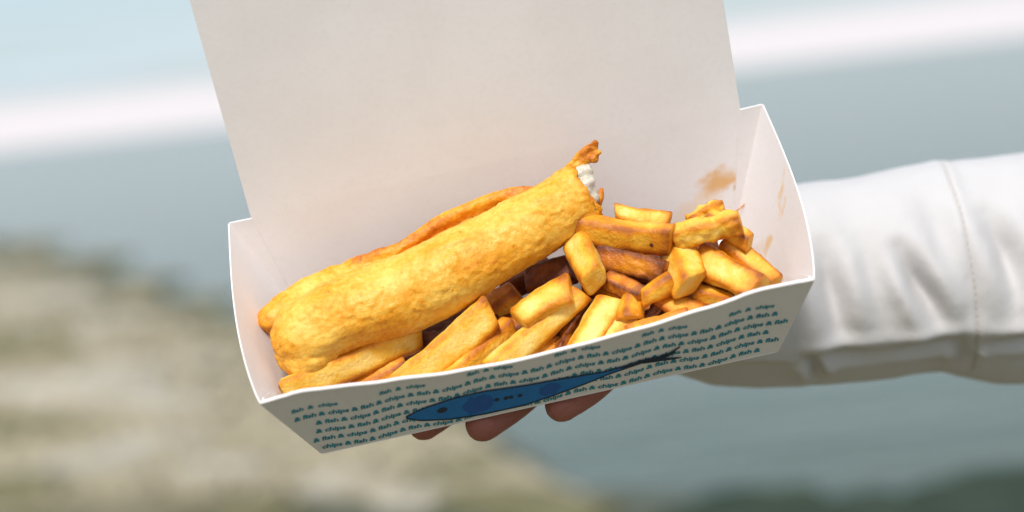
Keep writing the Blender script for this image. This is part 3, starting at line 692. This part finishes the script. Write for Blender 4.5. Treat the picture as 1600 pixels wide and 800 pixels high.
# thin strand of batter on the back wall
st = tube([loc_plane(1142, 338, (0, DF + 0.004, 0.03), bn), loc_plane(1165, 318, (0, DF + 0.004, 0.035), bn), loc_plane(1191, 297, (0, DF + 0.005, 0.045), bn)], [0.00035, 0.0003, 0.00022], n=8)
sm = mesh('strand', *st, smooth=True); col_attr(sm, lambda p, n: 0.5)
ctr = sum((v.co for v in sm.vertices), Vector()) / len(sm.vertices); sm.transform(Matrix.Translation(-ctr))
obj('batter_strand', sm, M['batter'], mw=BOX @ Matrix.Translation(ctr), label='thin brown strand of batter leaning on the back wall of the box', cat='batter strand')

# ------------------------------------------------------------------ the arm that holds the box
# forearm axis from the cuff under the box out to the right
TOPE = [(960, 330), (1060, 322), (1150, 305), (1255, 286), (1330, 275), (1400, 262), (1462, 250), (1480, 253), (1540, 248), (1600, 238), (1700, 222), (1850, 205)]
BOTE = [(960, 585), (1060, 598), (1110, 607), (1180, 609), (1250, 608), (1330, 601), (1400, 596), (1450, 588), (1475, 585), (1500, 592), (1560, 602), (1600, 603), (1700, 610), (1850, 620)]
def prof(L, u): return float(np.interp(u, [p[0] for p in L], [p[1] for p in L]))
U0, U1 = 1052, 1850
def dep(u): return 0.815 + (u - 1052) / 800 * 0.045
CREASE = [  # (polyline in photo pixels, depth m, half width px, sharpness)
    ([(1236, 558), (1300, 553), (1380, 545), (1440, 536), (1475, 531), (1530, 533), (1600, 522), (1700, 515)], 0.0050, 10),
    ([(1372, 385), (1400, 440), (1430, 490), (1445, 520)], 0.0045, 15),
    ([(1262, 380), (1272, 440), (1285, 500), (1300, 545)], 0.0040, 18),
    ([(1506, 335), (1530, 390), (1548, 450), (1556, 500)], 0.0042, 17),
    ([(1300, 330), (1330, 420), (1352, 500)], 0.0018, 24),
    ([(1245, 560), (1262, 580), (1275, 604)], 0.0030, 9),
    ([(1470, 532), (1490, 560), (1500, 590)], 0.0040, 10),
    ([(1575, 400), (1590, 450), (1600, 520)], 0.0035, 16),
    ([(1420, 300), (1432, 360), (1445, 420)], 0.0014, 20)]
SEAM = [(1463, 250), (1462, 290), (1468, 340), (1474, 390), (1483, 440), (1490, 490), (1496, 535), (1504, 565), (1510, 592)]
def polyd(u, v, L):
    b = 1e9
    for (x0, y0), (x1, y1) in zip(L, L[1:]):
        dx, dy = x1 - x0, y1 - y0; t = max(0, min(1, ((u - x0) * dx + (v - y0) * dy) / (dx * dx + dy * dy))); b = min(b, math.hypot(u - x0 - dx * t, v - y0 - dy * t))
    return b
def crease_t(u, v, L):
    (x0, y0), (x1, y1) = L[0], L[-1]; dx, dy = x1 - x0, y1 - y0; t = ((u - x0) * dx + (v - y0) * dy) / (dx * dx + dy * dy)
    ln = math.hypot(dx, dy)
    if ln > 300: return max(0, min(1, (t + 0.12) / 0.2)) * (0.75 + 0.25 * math.sin(t * 19))
    return max(0.0, math.sin(math.pi * max(0, min(1, (t + 0.25) / 1.4)))) ** 2
RIGHT, UPV, BACK = RWC @ Vector((1, 0, 0)), RWC @ Vector((0, 1, 0)), RWC @ Vector((0, 0, -1))
def sleeve_pt(u, a, inner=0.0):
    """a: angle round the arm, 0 = top, pi/2 = towards the camera, pi = bottom"""
    t, b = prof(TOPE, u), prof(BOTE, u); d = dep(u); vc = (t + b) / 2; R_ = (b - t) / 2
    k = d / F; e = 1.0
    if u < 1120: e = 0.93 + 0.07 * ((u - 1052) / 68)
    ca, sa = math.cos(a), math.sin(a)
    v = vc - R_ * e * ca
    push = 0
    if sa > -0.2:
        w_ = max(0, min(1, (sa + 0.2) / 0.5))
        for L, dp, hw in CREASE:
            dp *= 1.0 if hw == 10 else 1.75
            q = polyd(u, v, L)
            if q < hw * 4:
                e_ = crease_t(u, v, L); push -= dp * math.exp(-(q / hw) ** 2) * w_ * e_; push += dp * 0.40 * math.exp(-((q - hw * 2.1) / (hw * 1.1)) ** 2) * w_ * e_
        q = polyd(u, v, SEAM); push -= 0.0011 * math.exp(-(q / 2.6) ** 2) * w_; push += (0.0004 + 0.0007 * noise.noise(Vector((v * 0.045, 3, 0)))) * math.exp(-((q - 10) / 9) ** 2) * w_
        if v > prof([(1052, 560), (1236, 558), (1440, 537), (1600, 522), (1850, 510)], u): push -= 0.0035 * w_ * min(1, (v - prof([(1052, 560), (1236, 558), (1440, 537), (1600, 522), (1850, 510)], u)) / 14)
    P = at_depth(u, vc, d) + UPV * (R_ * e * k * ca) - BACK * (R_ * e * k * 0.92 * sa)
    nrm = (UPV * ca - BACK * sa).normalized()
    rip = 0.0016 * fbm(P, 22, 2) + 0.00018 * fbm(P, 120, 2)
    return P + nrm * (push + rip - inner)
def sleeve_grid(us, n, inner=0.0): return [sleeve_pt(u, 2 * math.pi * i / n, inner) for u in us for i in range(n)]
us = list(np.linspace(U0, 1620, 190)) + list(np.linspace(1625, U1, 24)); nA = 180
vs = sleeve_grid(us, nA); m_ = len(us)
fs = [(j * nA + i, j * nA + (i + 1) % nA, (j + 1) * nA + (i + 1) % nA, (j + 1) * nA + i) for j in range(m_ - 1) for i in range(nA)]
# turn the cuff inwards
b0 = len(vs)
for dd, ins in ((-3, 0.0015), (2, 0.004), (40, 0.006), (90, 0.008)):
    vs += [sleeve_pt(U0 + dd, 2 * math.pi * i / nA, ins) for i in range(nA)]
prev = 0
for k in range(4):
    cur = b0 + k * nA; fs += [(cur + i, cur + (i + 1) % nA, prev + (i + 1) % nA, prev + i) for i in range(nA)]; prev = cur
sleeve_me = fix_normals(mesh('sleeve', vs, fs, True))
person = empty('person', Matrix.Translation((0.66, 0.92, ground_z(0.66, 0.92))), label='person in a white jacket holding the box out on one open hand', cat='person')
PI_ = person.matrix_world.inverted()
sleeve_me.transform(PI_); slv = obj('sleeve', sleeve_me, M['nylon'], person)
# stitches along the seam
vs, fs = [], []
acc = []
for (x0, y0), (x1, y1) in zip(SEAM, SEAM[1:]):
    for k in range(14): acc.append((lerp(x0, x1, k / 14), lerp(y0, y1, k / 14)))
def sleeve_at(u, v, lift):
    t, b = prof(TOPE, u), prof(BOTE, u); c = max(-1, min(1, ((t + b) / 2 - v) / ((b - t) / 2))); return sleeve_pt(u, math.acos(c), -lift)
for i in range(2, len(acc) - 3, 3):
    p, q = sleeve_at(*acc[i], 0.0004), sleeve_at(*acc[i + 2], 0.0004)
    tv, tf = tube([p, q], [0.00038, 0.00038], n=6, per=2); b = len(vs); vs += tv; fs += [tuple(k + b for k in f) for f in tf]
sm = mesh('seam_stitching', vs, fs, True); sm.transform(PI_); obj('seam_stitching', sm, M['thread'], slv)

# hand: palm under the floor of the box, fingers towards its front left edge
bw = lambda x, y, z: BOX @ Vector((x, y, z))
wrist = at_depth(1180, 470, 0.835)
kn = [bw(0.002, 0.064, -0.017), bw(0.022, 0.054, -0.018), bw(0.045, 0.044, -0.018), bw(0.064, 0.036, -0.017)]
tips = [bw(-0.0525, 0.0120, -0.0086), bw(-0.0290, 0.0048, -0.0090), bw(0.0040, 0.0056, -0.0090), bw(0.036, 0.022, -0.009)]
parts = []
for i, (a, b) in enumerate(zip(kn, tips)):
    r = (0.0078, 0.0082, 0.0079, 0.0070)[i]
    m1 = a.lerp(b, 0.42) + (BOX.to_3x3() @ Vector((0.004, 0.003, -0.0015))); m2 = a.lerp(b, 0.74) + (BOX.to_3x3() @ Vector((0.003, 0.002, -0.002)))
    parts.append(tube([a, m1, m2, b], [r * 1.12, r * 0.97, r * 1.0, r * 0.92], n=16))
    parts.append(tube([wrist.lerp(a, 0.15), a.lerp(wrist, 0.45), a], [0.017, 0.0135, 0.0105], n=16))
parts.append(tube([wrist, bw(0.045, 0.062, -0.024)], [0.022, 0.016], n=18))
th0 = bw(0.085, 0.075, -0.022)
parts.append(tube([wrist.lerp(th0, 0.4), th0, bw(0.052, 0.086, -0.014), bw(0.030, 0.092, -0.010)], [0.016, 0.012, 0.0095, 0.008], n=16))
elbow = at_depth(1900, 415, 0.87)
parts.append(tube([elbow, wrist], [0.040, 0.026], n=18))
GZ = ground_z(0.66, 0.92)
fdir = Vector((-0.6, -0.8, 0)); rdir = Vector((-0.8, 0.6, 0)); ctr = Vector((0.66, 0.92, GZ))
def bp(r, f_, h): return ctr + rdir * r + fdir * f_ + Vector((0, 0, h))
sh_r, sh_l = bp(0.185, 0, 1.385), bp(-0.185, 0, 1.385)
el_l, wr_l = bp(-0.27, -0.02, 1.10), bp(-0.27, 0.06, 0.86)
hc = bp(0, 0.03, 1.60)                       # head centre
parts.append(tube([sh_r, elbow], [0.045, 0.040], n=18))
parts.append(tube([sh_r, bp(0, -0.02, 1.37), sh_l], [0.03, 0.04, 0.03], n=18))
parts.append(tube([sh_l, el_l, wr_l], [0.045, 0.038, 0.024], n=18))
parts.append(tube([wr_l, wr_l + Vector((0, 0, -0.08))], [0.024, 0.036], n=18, flat=[0.7, 0.5], up=fdir))
for k in range(4):
    a0 = wr_l + Vector((0, 0, -0.085)) + fdir * (0.027 - 0.018 * k); parts.append(tube([a0, a0 + Vector((0, 0, -0.035)) + rdir * 0.004, a0 + Vector((0, 0, -(0.062, 0.070, 0.064, 0.05)[k])) + rdir * 0.014], [0.0085, 0.008, 0.0068], up=fdir, n=12))
parts.append(tube([wr_l + Vector((0, 0, -0.02)), wr_l + fdir * 0.036 + Vector((0, 0, -0.06)), wr_l + fdir * 0.042 + rdir * 0.01 + Vector((0, 0, -0.1))], [0.012, 0.0095, 0.0075], up=rdir, n=12))
parts.append(tube([bp(0, -0.02, 1.40), bp(0, 0.0, 1.50), hc + Vector((0, 0, -0.03))], [0.062, 0.052, 0.06], n=20, up=fdir))
parts.append(tube([hc + Vector((0, 0, -0.055)) + fdir * 0.018, hc + Vector((0, 0, 0.0)) + fdir * 0.008, hc + Vector((0, 0, 0.055)) - fdir * 0.006], [0.050, 0.072, 0.076], n=24, up=fdir, flat=[1.15, 1.2, 1.2]))
parts.append(tube([hc + fdir * 0.088 + Vector((0, 0, 0.012)), hc + fdir * 0.102 + Vector((0, 0, -0.018)), hc + fdir * 0.092 + Vector((0, 0, -0.026))], [0.008, 0.011, 0.009], n=12, up=fdir))
for sg in (-1, 1):
    parts.append(tube([hc + rdir * sg * 0.076 + Vector((0, 0, 0.018)) - fdir * 0.006, hc + rdir * sg * 0.078 + Vector((0, 0, -0.018))], [0.014, 0.010], n=12, up=rdir, flat=[0.4, 0.4]))
for dz, rr in ((-0.050, 0.0055), (-0.059, 0.0065)):
    parts.append(tube([hc + fdir * 0.083 - rdir * 0.022 + Vector((0, 0, dz)), hc + fdir * 0.090 + Vector((0, 0, dz)), hc + fdir * 0.083 + rdir * 0.022 + Vector((0, 0, dz))], [0.003, rr, 0.003], n=10))
body_me = remeshed(parts, 0.0018, 5)
body_me.transform(PI_); body = obj('body', body_me, M['skin'], person)
M['eye'] = plain('eye', (0.03, 0.02, 0.015), 0.15, 0.1); M['hair'] = plain('brown_hair', (0.06, 0.035, 0.02), 0.5, 0.5, 120)
M['denim'] = plain('dark_denim', (0.03, 0.04, 0.07), 0.85, 0.3, 300); M['shoe'] = plain('white_shoe', (0.55, 0.54, 0.52), 0.6, 0.1)
def local(me): me.transform(PI_); return me
for sg in (-1, 1):
    e = hc + fdir * 0.083 + rdir * sg * 0.031 + Vector((0, 0, 0.012)); obj('eye', local(mesh('eye', *tube([e - rdir * 0.006, e + rdir * 0.006], [0.006, 0.006], n=12), smooth=True)), M['eye'], person)
hair = [tube([hc - fdir * 0.022 + Vector((0, 0, 0.075)), hc - fdir * 0.045 + Vector((0, 0, 0.0)), hc - fdir * 0.06 + Vector((0, 0, -0.10)), hc - fdir * 0.055 + Vector((0, 0, -0.18))], [0.084, 0.082, 0.07, 0.045], n=24, up=fdir, flat=[1.05, 0.9, 0.6, 0.4])]
hm = remeshed(hair, 0.004, 3); bmf = bmesh.new(); bmf.from_mesh(hm); bmf.normal_update()
for v in bmf.verts: v.co += v.normal * 0.006 * noise.noise(Vector((v.co.x * 90, v.co.y * 90, v.co.z * 9)))
bmf.to_mesh(hm); bmf.free(); obj('hair', local(hm), M['hair'], person)
jk = [tube([bp(0, 0, 0.78), bp(0, 0.0, 1.0), bp(0, 0.01, 1.2), bp(0, -0.005, 1.36), bp(0, -0.01, 1.435)], [0.200, 0.190, 0.205, 0.190, 0.085], n=32, up=fdir, flat=[0.66, 0.64, 0.66, 0.60, 0.8], cap=False),
      tube([bp(0.13, 0, 1.375), sh_r, sh_r.lerp(elbow, 0.55), elbow], [0.064, 0.068, 0.064, 0.060], n=24),
      tube([elbow, at_depth(1780, 415, 0.858)], [0.060, 0.0585], n=24),
      tube([bp(-0.13, 0, 1.375), sh_l, el_l, wr_l + Vector((0, 0, -0.01))], [0.064, 0.068, 0.058, 0.045], n=24),
      tube([bp(0, -0.005, 1.40), bp(0, 0.0, 1.47)], [0.082, 0.078], n=24, up=fdir, cap=False)]
jm = remeshed(jk, 0.006, 3); bmf = bmesh.new(); bmf.from_mesh(jm); bmf.normal_update()
for v in bmf.verts: v.co += v.normal * (0.007 * noise.noise(Vector((v.co.x * 7, v.co.y * 7, v.co.z * 16))) + 0.0012 * noise.noise(v.co * 30))
bmf.to_mesh(jm); bmf.free(); jk_o = obj('jacket', local(jm), M['nylon'], person)
zp = [bp(0, 0.205 * 0.66 + 0.004, 0.80), bp(0, 0.190 * 0.64 + 0.006, 1.0), bp(0, 0.205 * 0.66 + 0.016, 1.2), bp(0, 0.180 * 0.60 + 0.004, 1.33)]
obj('zip', local(mesh('zip', *tube(zp, [0.005] * 4, n=8, up=rdir, flat=[2.2] * 4), smooth=True)), plain('zip_tape', (0.45, 0.44, 0.44), 0.5, 0.2, 400), jk_o)
tr = [tube([bp(0, 0, 0.92), bp(0, 0, 0.80)], [0.165, 0.165], n=28, up=fdir, flat=[0.7, 0.7])]
for sg in (-1, 1): tr.append(tube([bp(sg * 0.085, 0, 0.82), bp(sg * 0.095, 0.01, 0.46), bp(sg * 0.10, -0.01, 0.06)], [0.092, 0.068, 0.062], n=20, up=fdir))
tm = remeshed(tr, 0.008, 3); bmf = bmesh.new(); bmf.from_mesh(tm); bmf.normal_update()
for v in bmf.verts: v.co += v.normal * 0.005 * fbm(v.co, 14, 2)
bmf.to_mesh(tm); bmf.free(); obj('trousers', local(tm), M['denim'], person)
for sg in (-1, 1):
    sm_ = remeshed([tube([bp(sg * 0.10, -0.07, 0.045), bp(sg * 0.105, 0.03, 0.042), bp(sg * 0.115, 0.14, 0.03)], [0.042, 0.046, 0.036], n=20, flat=[1.0, 0.9, 0.75])], 0.004, 2); obj('shoe', local(sm_), M['shoe'], person)
